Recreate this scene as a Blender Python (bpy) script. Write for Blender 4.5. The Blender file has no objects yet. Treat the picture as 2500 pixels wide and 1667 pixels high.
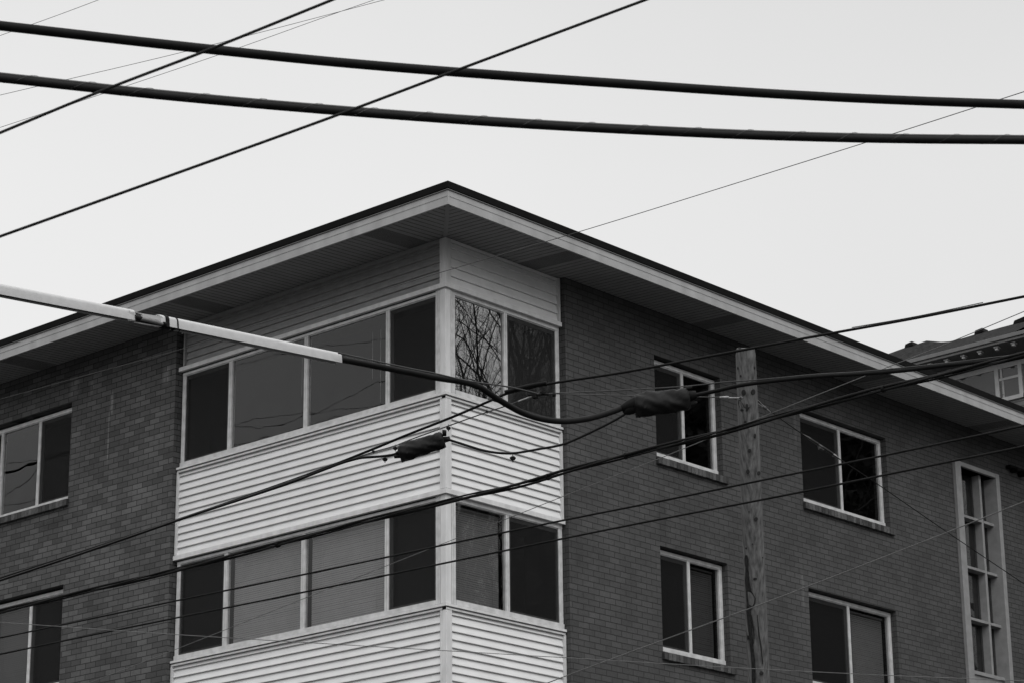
import bpy, bmesh, math, random
from mathutils import Vector, Matrix, noise
random.seed(7)
S = bpy.context.scene
C = S.collection
# ------------------------------------------------------------------ camera
YAW, PITCH, ROLL, FPX = 0.7330118, 0.3194710, -0.0108927, 6293.977
CAM = Vector((-22.8409, -21.7162, -6.9589))
fw = Vector((math.cos(PITCH)*math.cos(YAW), math.cos(PITCH)*math.sin(YAW), math.sin(PITCH)))
r0 = Vector((math.sin(YAW), -math.cos(YAW), 0)); u0_ = r0.cross(fw)
rt = math.cos(ROLL)*r0 + math.sin(ROLL)*u0_
up = -math.sin(ROLL)*r0 + math.cos(ROLL)*u0_
cd = bpy.data.cameras.new('camera'); cam = bpy.data.objects.new('camera', cd); C.objects.link(cam)
cam.matrix_world = Matrix(((rt.x, up.x, -fw.x, CAM.x), (rt.y, up.y, -fw.y, CAM.y), (rt.z, up.z, -fw.z, CAM.z), (0, 0, 0, 1)))
cd.sensor_width = 36; cd.lens = 36*FPX/2500; cd.clip_end = 2000
cd.dof.use_dof = True; cd.dof.focus_distance = 32; cd.dof.aperture_fstop = 14
S.camera = cam
# ------------------------------------------------------------------ world, sun, exposure
SUN_EL, SUN_AZ = math.radians(43), math.atan2(-.92, -.40)        # direction towards the veiled sun
W = bpy.data.worlds.new("World"); S.world = W; W.use_nodes = True
nt = W.node_tree; nt.nodes.clear()
def N(t, kind, **kw):
    n = t.nodes.new(kind)
    for k, v in kw.items():
        if k in n.inputs: n.inputs[k].default_value = v
        else: setattr(n, k, v)
    return n
out = N(nt, 'ShaderNodeOutputWorld'); bg = N(nt, 'ShaderNodeBackground'); bg.inputs['Strength'].default_value = 0.1
tc = N(nt, 'ShaderNodeTexCoord'); sep = N(nt, 'ShaderNodeSeparateXYZ')
nt.links.new(tc.outputs['Generated'], sep.inputs[0])
ramp = N(nt, 'ShaderNodeValToRGB')
els = ramp.color_ramp.elements
stops = [(0, 2.6), (.17, 4.6), (.285, 8.3), (.37, 8.1), (.47, 7.45), (.62, 9.5), (1, 13.0)]
els[0].position, els[1].position = 0, 1
for p, v in stops[1:-1]: els.new(p)
for e, (p, v) in zip(sorted(els, key=lambda e: e.position), stops):
    e.position = p; e.color = (v/14, v/14, v/14, 1)
nt.links.new(sep.outputs['Z'], ramp.inputs[0])
cl = N(nt, 'ShaderNodeTexNoise'); cl.inputs['Scale'].default_value = 3.2; cl.inputs['Detail'].default_value = 4
nt.links.new(tc.outputs['Generated'], cl.inputs['Vector'])
mr = N(nt, 'ShaderNodeMapRange'); mr.inputs['From Min'].default_value = .3; mr.inputs['From Max'].default_value = .7
mr.inputs['To Min'].default_value = 13.75; mr.inputs['To Max'].default_value = 14.4
nt.links.new(cl.outputs['Fac'], mr.inputs['Value'])
bw = N(nt, 'ShaderNodeRGBToBW'); nt.links.new(ramp.outputs[0], bw.inputs[0])
mul = N(nt, 'ShaderNodeMath', operation='MULTIPLY'); nt.links.new(bw.outputs[0], mul.inputs[0]); nt.links.new(mr.outputs[0], mul.inputs[1])
sky = N(nt, 'ShaderNodeTexSky'); sky.sky_type = 'NISHITA'; sky.sun_disc = False
sky.sun_elevation = SUN_EL; sky.sun_rotation = math.pi/2 - SUN_AZ; sky.air_density = 1; sky.dust_density = 6
sbw = N(nt, 'ShaderNodeRGBToBW'); nt.links.new(sky.outputs[0], sbw.inputs[0])
sm = N(nt, 'ShaderNodeMath', operation='MULTIPLY'); sm.inputs[1].default_value = .04; nt.links.new(sbw.outputs[0], sm.inputs[0])
ad = N(nt, 'ShaderNodeMath', operation='ADD'); nt.links.new(mul.outputs[0], ad.inputs[0]); nt.links.new(sm.outputs[0], ad.inputs[1])
# thinner cloud, so a brighter sky, behind the viewer
vd = N(nt, 'ShaderNodeVectorMath', operation='DOT_PRODUCT'); vd.inputs[1].default_value = (-.42, -.66, .62); nt.links.new(tc.outputs['Generated'], vd.inputs[0])
vm = N(nt, 'ShaderNodeMapRange'); vm.interpolation_type = 'SMOOTHSTEP'; vm.inputs['From Min'].default_value = .1; vm.inputs['From Max'].default_value = 1
vm.inputs['To Min'].default_value = 1; vm.inputs['To Max'].default_value = 1.95; nt.links.new(vd.outputs['Value'], vm.inputs['Value'])
mf = N(nt, 'ShaderNodeMath', operation='MULTIPLY'); nt.links.new(ad.outputs[0], mf.inputs[0]); nt.links.new(vm.outputs[0], mf.inputs[1]); ad = mf
hd = N(nt, 'ShaderNodeVectorMath', operation='DOT_PRODUCT'); hd.inputs[1].default_value = r0; nt.links.new(tc.outputs['Generated'], hd.inputs[0])
hm = N(nt, 'ShaderNodeMapRange'); hm.inputs['From Min'].default_value = -.2; hm.inputs['From Max'].default_value = .25
hm.inputs['To Min'].default_value = 1.02; hm.inputs['To Max'].default_value = .935; nt.links.new(hd.outputs['Value'], hm.inputs['Value'])
mh = N(nt, 'ShaderNodeMath', operation='MULTIPLY'); nt.links.new(ad.outputs[0], mh.inputs[0]); nt.links.new(hm.outputs[0], mh.inputs[1]); ad = mh
nt.links.new(ad.outputs[0], bg.inputs['Color']); nt.links.new(bg.outputs[0], out.inputs[0])
sd = bpy.data.lights.new('sun', 'SUN'); sd.energy = .8; sd.angle = math.radians(40); sd.color = (1, 1, 1)
sun = bpy.data.objects.new('sun', sd); C.objects.link(sun)
sv = Vector((math.cos(SUN_AZ)*math.cos(SUN_EL), math.sin(SUN_AZ)*math.cos(SUN_EL), math.sin(SUN_EL)))
sun.rotation_euler = sv.to_track_quat('Z', 'Y').to_euler()
S.view_settings.view_transform = 'Standard'; S.view_settings.look = 'None'
S.view_settings.exposure = 0.0; S.view_settings.gamma = 1
S.render.engine = 'CYCLES'
S.cycles.max_bounces = 10; S.cycles.transparent_max_bounces = 16

GZ = -8.6                                                         # ground level

def at(u, v, depth):                                             # survey point: pixel of the 2500 px photograph and its distance
    return CAM + (fw + rt*((u-1250)/FPX) + up*((833.5-v)/FPX))*depth
def on(u, v, axis, c):                                           # survey point on an upright plane
    d = fw + rt*((u-1250)/FPX) + up*((833.5-v)/FPX)
    return CAM + d*((c-CAM[axis])/d[axis])

# ------------------------------------------------------------------ materials (the photograph is black and white: neutral greys)
def g(v): return (v, v, v, 1)
def mat(name, v, rough=.6, spec=.3, var=.15, scale=6, bump=0, bscale=40, stretch=None, detail=5, metal=0):
    m = bpy.data.materials.new(name); m.use_nodes = True; t = m.node_tree
    b = t.nodes['Principled BSDF']; b.inputs['Roughness'].default_value = rough
    b.inputs['Specular IOR Level'].default_value = spec; b.inputs['Metallic'].default_value = metal
    co = N(t, 'ShaderNodeTexCoord'); mp = N(t, 'ShaderNodeMapping')
    if stretch: mp.inputs['Scale'].default_value = stretch
    t.links.new(co.outputs['Object'], mp.inputs[0])
    n = N(t, 'ShaderNodeTexNoise'); n.inputs['Scale'].default_value = scale; n.inputs['Detail'].default_value = detail
    t.links.new(mp.outputs[0], n.inputs['Vector'])
    r = N(t, 'ShaderNodeMapRange'); r.inputs['From Min'].default_value = .3; r.inputs['From Max'].default_value = .7
    r.inputs['To Min'].default_value = v*(1-var); r.inputs['To Max'].default_value = v*(1+var)
    t.links.new(n.outputs['Fac'], r.inputs['Value']); t.links.new(r.outputs[0], b.inputs['Base Color'])
    if bump:
        n2 = N(t, 'ShaderNodeTexNoise'); n2.inputs['Scale'].default_value = bscale; n2.inputs['Detail'].default_value = 3
        t.links.new(mp.outputs[0], n2.inputs['Vector'])
        bp = N(t, 'ShaderNodeBump'); bp.inputs['Strength'].default_value = bump; bp.inputs['Distance'].default_value = .01
        t.links.new(n2.outputs['Fac'], bp.inputs['Height']); t.links.new(bp.outputs[0], b.inputs['Normal'])
    m['bsdf'] = b.name
    return m

def brick_mat(name, v1, v2, mortar, stains):
    m = bpy.data.materials.new(name); m.use_nodes = True; t = m.node_tree; L = t.links.new
    b = t.nodes['Principled BSDF']; b.inputs['Roughness'].default_value = .85; b.inputs['Specular IOR Level'].default_value = .25
    co = N(t, 'ShaderNodeTexCoord'); s = N(t, 'ShaderNodeSeparateXYZ'); L(co.outputs['Object'], s.inputs[0])
    ge = N(t, 'ShaderNodeNewGeometry'); s2 = N(t, 'ShaderNodeSeparateXYZ'); L(ge.outputs['True Normal'], s2.inputs[0])
    ab = N(t, 'ShaderNodeMath', operation='ABSOLUTE'); L(s2.outputs['X'], ab.inputs[0])
    mx = N(t, 'ShaderNodeMix'); L(ab.outputs[0], mx.inputs['Factor']); L(s.outputs['X'], mx.inputs[2]); L(s.outputs['Y'], mx.inputs[3])
    # courses wander a few millimetres
    wn = N(t, 'ShaderNodeTexNoise'); wn.inputs['Scale'].default_value = 1.7; L(co.outputs['Object'], wn.inputs['Vector'])
    wv = N(t, 'ShaderNodeMath', operation='MULTIPLY_ADD'); wv.inputs[1].default_value = .012; L(wn.outputs['Fac'], wv.inputs[0]); L(s.outputs['Z'], wv.inputs[2])
    cb = N(t, 'ShaderNodeCombineXYZ'); L(mx.outputs[0], cb.inputs[0]); L(wv.outputs[0], cb.inputs[1])
    sh = N(t, 'ShaderNodeVectorMath', operation='ADD'); sh.inputs[1].default_value = (20.02, 20.035, 0); L(cb.outputs[0], sh.inputs[0])
    br = N(t, 'ShaderNodeTexBrick'); br.offset = .5
    for k, v in (('Color1', g(0)), ('Color2', g(1)), ('Mortar', g(0)), ('Scale', 1), ('Mortar Size', .0062), ('Mortar Smooth', .2), ('Bias', 0), ('Brick Width', .222), ('Row Height', .0815)):
        br.inputs[k].default_value = v
    L(sh.outputs[0], br.inputs['Vector'])
    rr = N(t, 'ShaderNodeMapRange'); rr.inputs['To Min'].default_value = v1; rr.inputs['To Max'].default_value = v2
    L(br.outputs['Color'], rr.inputs['Value'])
    n = N(t, 'ShaderNodeTexNoise'); n.inputs['Scale'].default_value = 1.1; n.inputs['Detail'].default_value = 7; n.inputs['Roughness'].default_value = .62
    L(co.outputs['Object'], n.inputs['Vector'])
    nr = N(t, 'ShaderNodeMapRange'); nr.inputs['From Min'].default_value = .3; nr.inputs['From Max'].default_value = .72
    nr.inputs['To Min'].default_value = .78; nr.inputs['To Max'].default_value = 1.25; L(n.outputs['Fac'], nr.inputs['Value'])
    m1 = N(t, 'ShaderNodeMath', operation='MULTIPLY'); L(rr.outputs[0], m1.inputs[0]); L(nr.outputs[0], m1.inputs[1])
    n3 = N(t, 'ShaderNodeTexNoise'); n3.inputs['Scale'].default_value = 55; n3.inputs['Detail'].default_value = 3; L(co.outputs['Object'], n3.inputs['Vector'])
    nr3 = N(t, 'ShaderNodeMapRange'); nr3.inputs['To Min'].default_value = .72; nr3.inputs['To Max'].default_value = 1.28; L(n3.outputs['Fac'], nr3.inputs['Value'])
    m2 = N(t, 'ShaderNodeMath', operation='MULTIPLY'); L(m1.outputs[0], m2.inputs[0]); L(nr3.outputs[0], m2.inputs[1])
    mm = N(t, 'ShaderNodeMix'); L(br.outputs['Fac'], mm.inputs['Factor']); L(m2.outputs[0], mm.inputs[2]); mm.inputs[3].default_value = mortar
    last = mm.outputs[0]
    for (u, z, w, h, amt) in stains:                             # old mineral runs and soot marks on the brick face
        du = N(t, 'ShaderNodeMath', operation='SUBTRACT'); L(mx.outputs[0], du.inputs[0]); du.inputs[1].default_value = u
        nz = N(t, 'ShaderNodeMath', operation='MULTIPLY_ADD'); L(n3.outputs['Fac'], nz.inputs[0]); nz.inputs[1].default_value = w*.8; L(du.outputs[0], nz.inputs[2])
        au = N(t, 'ShaderNodeMath', operation='ABSOLUTE'); L(nz.outputs[0], au.inputs[0])
        ru = N(t, 'ShaderNodeMapRange'); ru.interpolation_type = 'SMOOTHSTEP'
        ru.inputs['From Min'].default_value = w; ru.inputs['From Max'].default_value = w*.2; L(au.outputs[0], ru.inputs['Value'])
        dz = N(t, 'ShaderNodeMath', operation='SUBTRACT'); L(s.outputs['Z'], dz.inputs[0]); dz.inputs[1].default_value = z
        az = N(t, 'ShaderNodeMath', operation='ABSOLUTE'); L(dz.outputs[0], az.inputs[0])
        rz = N(t, 'ShaderNodeMapRange'); rz.interpolation_type = 'SMOOTHSTEP'
        rz.inputs['From Min'].default_value = h; rz.inputs['From Max'].default_value = h*.3; L(az.outputs[0], rz.inputs['Value'])
        pr = N(t, 'ShaderNodeMath', operation='MULTIPLY'); L(ru.outputs[0], pr.inputs[0]); L(rz.outputs[0], pr.inputs[1])
        pn = N(t, 'ShaderNodeMath', operation='MULTIPLY'); L(pr.outputs[0], pn.inputs[0]); L(n.outputs['Fac'], pn.inputs[1])
        fa = N(t, 'ShaderNodeMath', operation='MULTIPLY_ADD'); L(pn.outputs[0], fa.inputs[0]); fa.inputs[1].default_value = amt; fa.inputs[2].default_value = 1
        mu = N(t, 'ShaderNodeMath', operation='MULTIPLY'); L(last, mu.inputs[0]); L(fa.outputs[0], mu.inputs[1]); last = mu.outputs[0]
    L(last, b.inputs['Base Color'])
    inv = N(t, 'ShaderNodeMath', operation='SUBTRACT'); inv.inputs[0].default_value = 1; L(br.outputs['Fac'], inv.inputs[1])
    hh = N(t, 'ShaderNodeMath', operation='MULTIPLY_ADD'); L(n3.outputs['Fac'], hh.inputs[0]); hh.inputs[1].default_value = .35; L(inv.outputs[0], hh.inputs[2])
    bp = N(t, 'ShaderNodeBump'); bp.inputs['Strength'].default_value = .8; bp.inputs['Distance'].default_value = .007
    L(hh.outputs[0], bp.inputs['Height']); L(bp.outputs[0], b.inputs['Normal'])
    return m

def island_mat(name, lo, hi, rough=.85):                          # each loose brick its own grey
    m = bpy.data.materials.new(name); m.use_nodes = True; t = m.node_tree; L = t.links.new
    b = t.nodes['Principled BSDF']; b.inputs['Roughness'].default_value = rough; b.inputs['Specular IOR Level'].default_value = .25
    ge = N(t, 'ShaderNodeNewGeometry'); r = N(t, 'ShaderNodeMapRange'); r.inputs['To Min'].default_value = lo; r.inputs['To Max'].default_value = hi
    L(ge.outputs['Random Per Island'], r.inputs['Value'])
    co = N(t, 'ShaderNodeTexCoord'); n = N(t, 'ShaderNodeTexNoise'); n.inputs['Scale'].default_value = 30; n.inputs['Detail'].default_value = 5
    L(co.outputs['Object'], n.inputs['Vector'])
    q = N(t, 'ShaderNodeMapRange'); q.inputs['To Min'].default_value = .5; q.inputs['To Max'].default_value = 1.5; L(n.outputs['Fac'], q.inputs['Value'])
    mu = N(t, 'ShaderNodeMath', operation='MULTIPLY'); L(r.outputs[0], mu.inputs[0]); L(q.outputs[0], mu.inputs[1]); L(mu.outputs[0], b.inputs['Base Color'])
    bp = N(t, 'ShaderNodeBump'); bp.inputs['Strength'].default_value = .6; bp.inputs['Distance'].default_value = .01
    L(n.outputs['Fac'], bp.inputs['Height']); L(bp.outputs[0], b.inputs['Normal'])
    return m

def glass_mat(name, ior, tint=.8, wave=.02, wscale=2.2):
    m = bpy.data.materials.new(name); m.use_nodes = True; t = m.node_tree; t.nodes.clear(); L = t.links.new
    o = N(t, 'ShaderNodeOutputMaterial'); mx = N(t, 'ShaderNodeMixShader'); tr = N(t, 'ShaderNodeBsdfTransparent'); gl = N(t, 'ShaderNodeBsdfGlossy')
    tr.inputs['Color'].default_value = g(tint); gl.inputs['Roughness'].default_value = 0; gl.inputs['Color'].default_value = g(.97)
    fr = N(t, 'ShaderNodeFresnel'); fr.inputs['IOR'].default_value = ior
    co = N(t, 'ShaderNodeTexCoord'); n = N(t, 'ShaderNodeTexNoise'); n.inputs['Scale'].default_value = wscale; n.inputs['Detail'].default_value = 1
    L(co.outputs['Object'], n.inputs['Vector'])
    bp = N(t, 'ShaderNodeBump'); bp.inputs['Strength'].default_value = wave; bp.inputs['Distance'].default_value = .1
    L(n.outputs['Fac'], bp.inputs['Height']); L(bp.outputs[0], gl.inputs['Normal'])
    ge = N(t, 'ShaderNodeNewGeometry'); iv = N(t, 'ShaderNodeMath', operation='SUBTRACT'); iv.inputs[0].default_value = 1; L(ge.outputs['Backfacing'], iv.inputs[1])
    mu = N(t, 'ShaderNodeMath', operation='MULTIPLY'); L(fr.outputs[0], mu.inputs[0]); L(iv.outputs[0], mu.inputs[1])    # one reflection per pane, on its face
    L(mu.outputs[0], mx.inputs[0]); L(tr.outputs[0], mx.inputs[1]); L(gl.outputs[0], mx.inputs[2]); L(mx.outputs[0], o.inputs[0])
    return m

def screen_mat(name, cover, v):
    m = bpy.data.materials.new(name); m.use_nodes = True; t = m.node_tree; t.nodes.clear(); L = t.links.new
    o = N(t, 'ShaderNodeOutputMaterial'); mx = N(t, 'ShaderNodeMixShader'); tr = N(t, 'ShaderNodeBsdfTransparent'); d = N(t, 'ShaderNodeBsdfDiffuse')
    d.inputs['Color'].default_value = g(v); mx.inputs[0].default_value = cover
    L(tr.outputs[0], mx.inputs[1]); L(d.outputs[0], mx.inputs[2]); L(mx.outputs[0], o.inputs[0])
    return m

M = {}
M['brick_r'] = brick_mat('brown_brick', .050, .064, .025, [(4.3, 1.9, .16, .5, -.5), (4.6, 2.45, .4, .14, -.5), (7.5, 3.95, .05, .5, .7), (7.5, 1.4, .05, .4, .7), (3.4, 1.6, .5, .6, .25)])
M['brick_l'] = brick_mat('brown_brick_street_side', .052, .094, .021,
                         [(6.62, 4.02, .05, .22, 3.2), (6.66, 3.55, .022, .5, 2.6), (5.45, 4.2, .11, .2, 1.6), (7.55, 4.45, .16, .2, 1.7), (7.1, 4.35, .05, .18, 1.0), (8.0, 2.45, .7, .12, -.7)])
M['rowlock'] = island_mat('sill_brick', .025, .10)
M['siding'] = mat('vinyl_siding', .62, .5, .35, .05, 3, .12, 5, (1, 1, 1))
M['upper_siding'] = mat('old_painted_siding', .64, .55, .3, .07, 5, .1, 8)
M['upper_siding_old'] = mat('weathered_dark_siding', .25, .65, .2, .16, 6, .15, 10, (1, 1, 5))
M['trim'] = mat('white_aluminium_trim', .54, .45, .4, .12, 5, 0, 40, (2, 2, .6), 7)
M['frame'] = mat('white_painted_frame', .47, .5, .4, .18, 9, 0, 40, None, 8)
M['sash'] = mat('shaded_white_sash', .24, .5, .4, .1, 8)  # white sash, with the shade behind the insect screen put into its grey
M['fascia'] = mat('grey_white_fascia', .30, .5, .35, .13, 3.2, 0, 40, (1.6, 1.6, .5), 8)
M['black'] = mat('black_roof_edge', .006, .8, .06, .2, 5)
M['lip'] = mat('grey_drip_lip', .14, .5, .35, .1, 5)
M['roofing'] = mat('roofing_felt', .06, .9, .2, .3, 8)
M['soffit'] = mat('dark_soffit_panel', .225, .6, .25, .08, 4)
M['groove'] = mat('soffit_groove', .035, .8, .1, .1, 4)
M['room'] = mat('dim_room', .05, .9, .1, .3, 2)
M['blind'] = mat('blind_slats', .35, .6, .25, .05, 6)
M['blind_dim'] = mat('dark_blind_slats', .075, .6, .25, .05, 6)
M['blind_grey'] = mat('grey_blind_slats', .19, .6, .25, .05, 6)
M['cord'] = mat('blind_cord', .5, .7, .2, .05, 6)
M['g_left'] = glass_mat('pane_glass', 1.50, .82, .012)
M['g_bright'] = glass_mat('coated_pane_glass', 3.2, .6, .004, 1.6)
M['g_right'] = glass_mat('wavy_pane_glass', 2.05, .7, .018, 1.2)
M['g_blind'] = glass_mat('blind_side_glass', 1.5, .82, .004)
M['screen'] = screen_mat('insect_screen', .45, .020)
M['screen_light'] = screen_mat('grey_insect_screen', .46, .03)
M['cable'] = mat('black_cable_sheath', .006, .6, .1, .3, 10)
M['cable_grey'] = mat('weathered_cable_sheath', .008, .65, .1, .4, 7)
M['strand'] = mat('steel_strand', .02, .5, .4, .3, 20)
M['strand_light'] = mat('galvanised_wire', .08, .45, .5, .3, 20, metal=.0)
M['galv'] = mat('galvanised_grip', .21, .45, .4, .3, 30, metal=.2)
M['guard'] = mat('grey_plastic_guard', .43, .55, .35, .06, 7, .12, 14, (3, 3, 3))
M['guard_in'] = mat('grey_tube', .13, .5, .35, .15, 12)
M['rubber'] = mat('black_rubber', .005, .65, .1, .4, 12)
M['wrap'] = mat('closure_sheet', .007, .5, .12, .25, 9, .1, 12)
M['wood'] = mat('weathered_pole_wood', .098, .9, .15, .52, 9, .6, 20, (4, 4, .22), 9)
M['hole'] = mat('dark_knot', .024, .9, .1, .3, 30)
M['char'] = mat('dark_split_wood', .022, .95, .1, .5, 22, .8, 30, (4, 4, .4))
M['rust'] = mat('dull_steel', .05, .6, .4, .4, 25)
M['concrete'] = mat('pale_window_surround', .22, .8, .25, .12, 7, .2, 40)
M['darkglass'] = glass_mat('stair_glass', 1.45, .7, .02)
M['asphalt'] = mat('asphalt', .055, .9, .3, .25, 3, .4, 60)
M['shingle'] = mat('roof_shingle', .017, .95, .05, .8, 7, 1.0, 9, (1, 1.8, 1))
M['hwall'] = mat('grey_house_siding', .14, .8, .25, .1, 5)
M['htrim'] = mat('dim_house_trim', .42, .7, .25, .1, 5)
M['hsoffit'] = mat('house_soffit', .10, .8, .2, .1, 5)
M['bark'] = mat('bare_bark', .04, .9, .2, .3, 8)
M['needle'] = mat('evergreen_needles', .035, .9, .2, .5, 3)

# ------------------------------------------------------------------ mesh helpers
class MB:
    def __init__(s): s.v = []; s.f = []; s.m = []
    def quad(s, *p, mi=0):
        k = len(s.v); s.v += [Vector(q) for q in p]; s.f.append(list(range(k, k+len(p)))); s.m.append(mi)
    def box(s, a, b, mi=0, F=None):
        (x0, y0, z0), (x1, y1, z1) = a, b
        P = [(x0, y0, z0), (x1, y0, z0), (x1, y1, z0), (x0, y1, z0), (x0, y0, z1), (x1, y0, z1), (x1, y1, z1), (x0, y1, z1)]
        s.hexa([F(*p) if F else p for p in P], mi)
    def hexa(s, P, mi=0):
        k = len(s.v); s.v += [Vector(p) for p in P]
        for f in ((0, 3, 2, 1), (4, 5, 6, 7), (0, 1, 5, 4), (1, 2, 6, 5), (2, 3, 7, 6), (3, 0, 4, 7)):
            s.f.append([k+i for i in f]); s.m.append(mi)
    def tube(s, pts, rad, n=8, cap=True, mi=0, prof=None, upv=None):
        pts = [Vector(p) for p in pts]; m = len(pts)
        rs = rad if isinstance(rad, (list, tuple)) else [rad]*m
        k = len(s.v); nrm = None
        for i, p in enumerate(pts):
            t = (pts[min(i+1, m-1)]-pts[max(i-1, 0)]).normalized()
            if upv is not None: a = t.cross(Vector(upv)).normalized(); b = a.cross(t)
            else:
                if nrm is None: nrm = t.orthogonal()
                nrm = (nrm - t*nrm.dot(t)).normalized(); a = nrm; b = t.cross(a)
            for j in range(n if prof is None else len(prof)):
                if prof is None:
                    th = 2*math.pi*j/n; s.v.append(p+(a*math.cos(th)+b*math.sin(th))*rs[i])
                else: s.v.append(p+(a*prof[j][0]+b*prof[j][1])*rs[i])
        q = n if prof is None else len(prof)
        for i in range(m-1):
            for j in range(q):
                s.f.append([k+i*q+j, k+i*q+(j+1) % q, k+(i+1)*q+(j+1) % q, k+(i+1)*q+j]); s.m.append(mi)
        if cap:
            s.f.append([k+j for j in range(q)][::-1]); s.m.append(mi); s.f.append([k+(m-1)*q+j for j in range(q)]); s.m.append(mi)
    def build(s, name, mats, parent=None, smooth=False, recalc=True, bevel=0):
        me = bpy.data.meshes.new(name); me.from_pydata([tuple(v) for v in s.v], [], s.f)
        if not isinstance(mats, (list, tuple)): mats = [mats]
        for q in mats: me.materials.append(q)
        me.polygons.foreach_set('material_index', s.m)
        if recalc:
            bm = bmesh.new(); bm.from_mesh(me); bmesh.ops.recalc_face_normals(bm, faces=bm.faces); bm.to_mesh(me); bm.free()
        if smooth:
            me.polygons.foreach_set('use_smooth', [True]*len(me.polygons))
            me.set_sharp_from_angle(angle=math.radians(50))
        o = bpy.data.objects.new(name, me); C.objects.link(o)
        if parent is not None:
            o.parent = parent; o.matrix_parent_inverse = parent.matrix_world.inverted()
        if bevel:
            b = o.modifiers.new('bevel', 'BEVEL'); b.width = bevel; b.segments = 2; b.limit_method = 'ANGLE'
        return o
def empty(name, loc):
    o = bpy.data.objects.new(name, None); C.objects.link(o); o.location = loc
    o.matrix_world = Matrix.Translation(loc); o.empty_display_size = .2
    return o
def tag(o, label=None, cat=None, group=None, kind=None):
    for k, v in (('label', label), ('category', cat), ('group', group), ('kind', kind)):
        if v: o[k] = v
    return o
FR = lambda u, d, z: (u, d, z)                                    # right-hand facade: u along X, d inwards
FL = lambda u, d, z: (d, u, z)                                    # left-hand facade: u along Y

# ------------------------------------------------------------------ ground
m = MB(); m.quad((-900, -900, GZ), (900, -900, GZ), (900, 900, GZ), (-900, 900, GZ))
tag(m.build('ground', M['asphalt'], recalc=False), kind='structure')

# ------------------------------------------------------------------ the apartment building
B = tag(empty('apartment_building', (0, 0, GZ)), 'dark brick apartment block with pale siding round its corner windows under wide flat eaves', 'building')
BD, WR, WL = -.1, 2.245, 5.195
X1, Y1 = 24.0, 17.0
ZS0, ZS1, OV = 4.8557, 4.905, .9417                              # soffit at eave / at wall, overhang
H = 2.75

def wall(F, u0, u1, z0, z1, ops, name, mt):
    us = sorted({u0, u1} | {o[0] for o in ops} | {o[1] for o in ops}); zs = sorted({z0, z1} | {o[2] for o in ops} | {o[3] for o in ops})
    w = MB()
    for a, b in zip(us, us[1:]):
        for c, d in zip(zs, zs[1:]):
            if any(o[0] <= a and b <= o[1] and o[2] <= c and d <= o[3] for o in ops): continue
            w.quad(F(a, BD, c), F(b, BD, c), F(b, BD, d), F(a, BD, d))
    for a, b, c, d in ops:
        for p, q in (((a, c), (a, d)), ((b, c), (b, d)), ((a, c), (b, c)), ((a, d), (b, d))):
            w.quad(F(p[0], BD, p[1]), F(q[0], BD, q[1]), F(q[0], .16, q[1]), F(p[0], .16, p[1]))
    w.quad(F(u0, BD, z0), F(u0, BD, z1), F(u0, .3, z1), F(u0, .3, z0))
    w.quad(F(u1, BD, z0), F(u1, BD, z1), F(u1, .3, z1), F(u1, .3, z0))
    return w.build(name, mt, B, recalc=False)
opsR, opsL = [], []
for k in (0, 1):
    dz = -H*k; e = .012*k
    opsR += [(4.15+e, 5.66+e, 2.66+dz, 4.245+dz), (7.60+e, 9.87+e, 2.66+dz, 4.215+dz)]
    opsL += [(7.525+e, 10.35, 2.66+dz, 4.24+dz)]
ST = (11.90, 13.04, -6.5, 4.17)
wall(FR, WR, X1, GZ, 4.93, opsR+[ST], 'brick_wall', M['brick_r'])
wall(FL, WL, Y1, GZ, 4.93, opsL, 'brick_wall', M['brick_l'])
w = MB(); w.box((X1-.02, .31, GZ), (X1+.2, Y1, 4.85)); w.build('rear_wall', M['brick_r'], B)
w = MB(); w.box((.31, Y1-.02, GZ), (X1-.05, Y1+.2, 4.85)); w.build('rear_wall', M['brick_r'], B)
# rooms behind the windows
w = MB()
w.box((1.5, 1.5, GZ+.1), (X1-.3, Y1-.3, 4.7))
for z in (-.95, 1.80):
    w.box((.24, .24, z-.1), (1.5-.004, Y1-.4, z+.1)); w.box((1.5+.004, .24, z-.1), (X1-.4, 1.5-.004, z+.1))
for x in (3.2, 6.6, 10.8): w.box((x-.06, .24, -6), (x+.06, 1.49, 4.7))
for y in (6.3, 11.5): w.box((.24, y-.06, -6), (1.49, y+.06, 4.7))
w.build('interior_wall', M['room'], B)

# ---- roof with black edge, fascia boards and panelled soffit
r = MB(); r.box((-OV+.03, -OV+.03, 4.99), (X1+.9, Y1+.9, 5.150)); roof = r.build('roof', M['roofing'], B)
e = MB()
e.box((-OV, -OV, 5.0675), (-OV+.06, Y1+.95, 5.1653)); e.box((-OV+.06, -OV, 5.0675), (X1+.95, -OV+.06, 5.1653))
e.build('roof_edge', M['black'], roof, bevel=.006)
l = MB()
l.box((-OV+.008, -OV+.008, 5.052), (-OV+.05, Y1+.93, 5.061)); l.box((-OV+.05, -OV+.008, 5.052), (X1+.93, -OV+.05, 5.061))
l.build('drip_edge', M['lip'], roof)
f = MB(); joints = [.0, 3.05, 6.1, 9.15, 12.2, 15.25, 18.3, 21.35, 24.9]
for F, end in ((FL, Y1+.9), (FR, X1+.9)):
    a = -OV+.015 if F is FL else -OV+.0455
    for j in joints[1:]+[end]:
        b = min(j-(.66 if F is FL else .0), end)
        if b <= a+.1: continue
        s = (.0 if F is FL else .002)
        f.box((a+(.009 if a < 0 and F is FL else 0), -OV+.024, 4.968), (b-.002, -OV+.045, 5.049), F=F)
        f.box((a, -OV+.015+s, ZS0), (b-.002, -OV+.045, 4.964), F=F)
        f.box((a, -OV+.010+s, 4.964), (b-.002, -OV+.045, 4.971), F=F)
        a = b
f.build('fascia', M['fascia'], roof)
def zsof(d): return ZS0+.004+(ZS1-ZS0)*(d+OV)/OV
s = MB()
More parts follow.
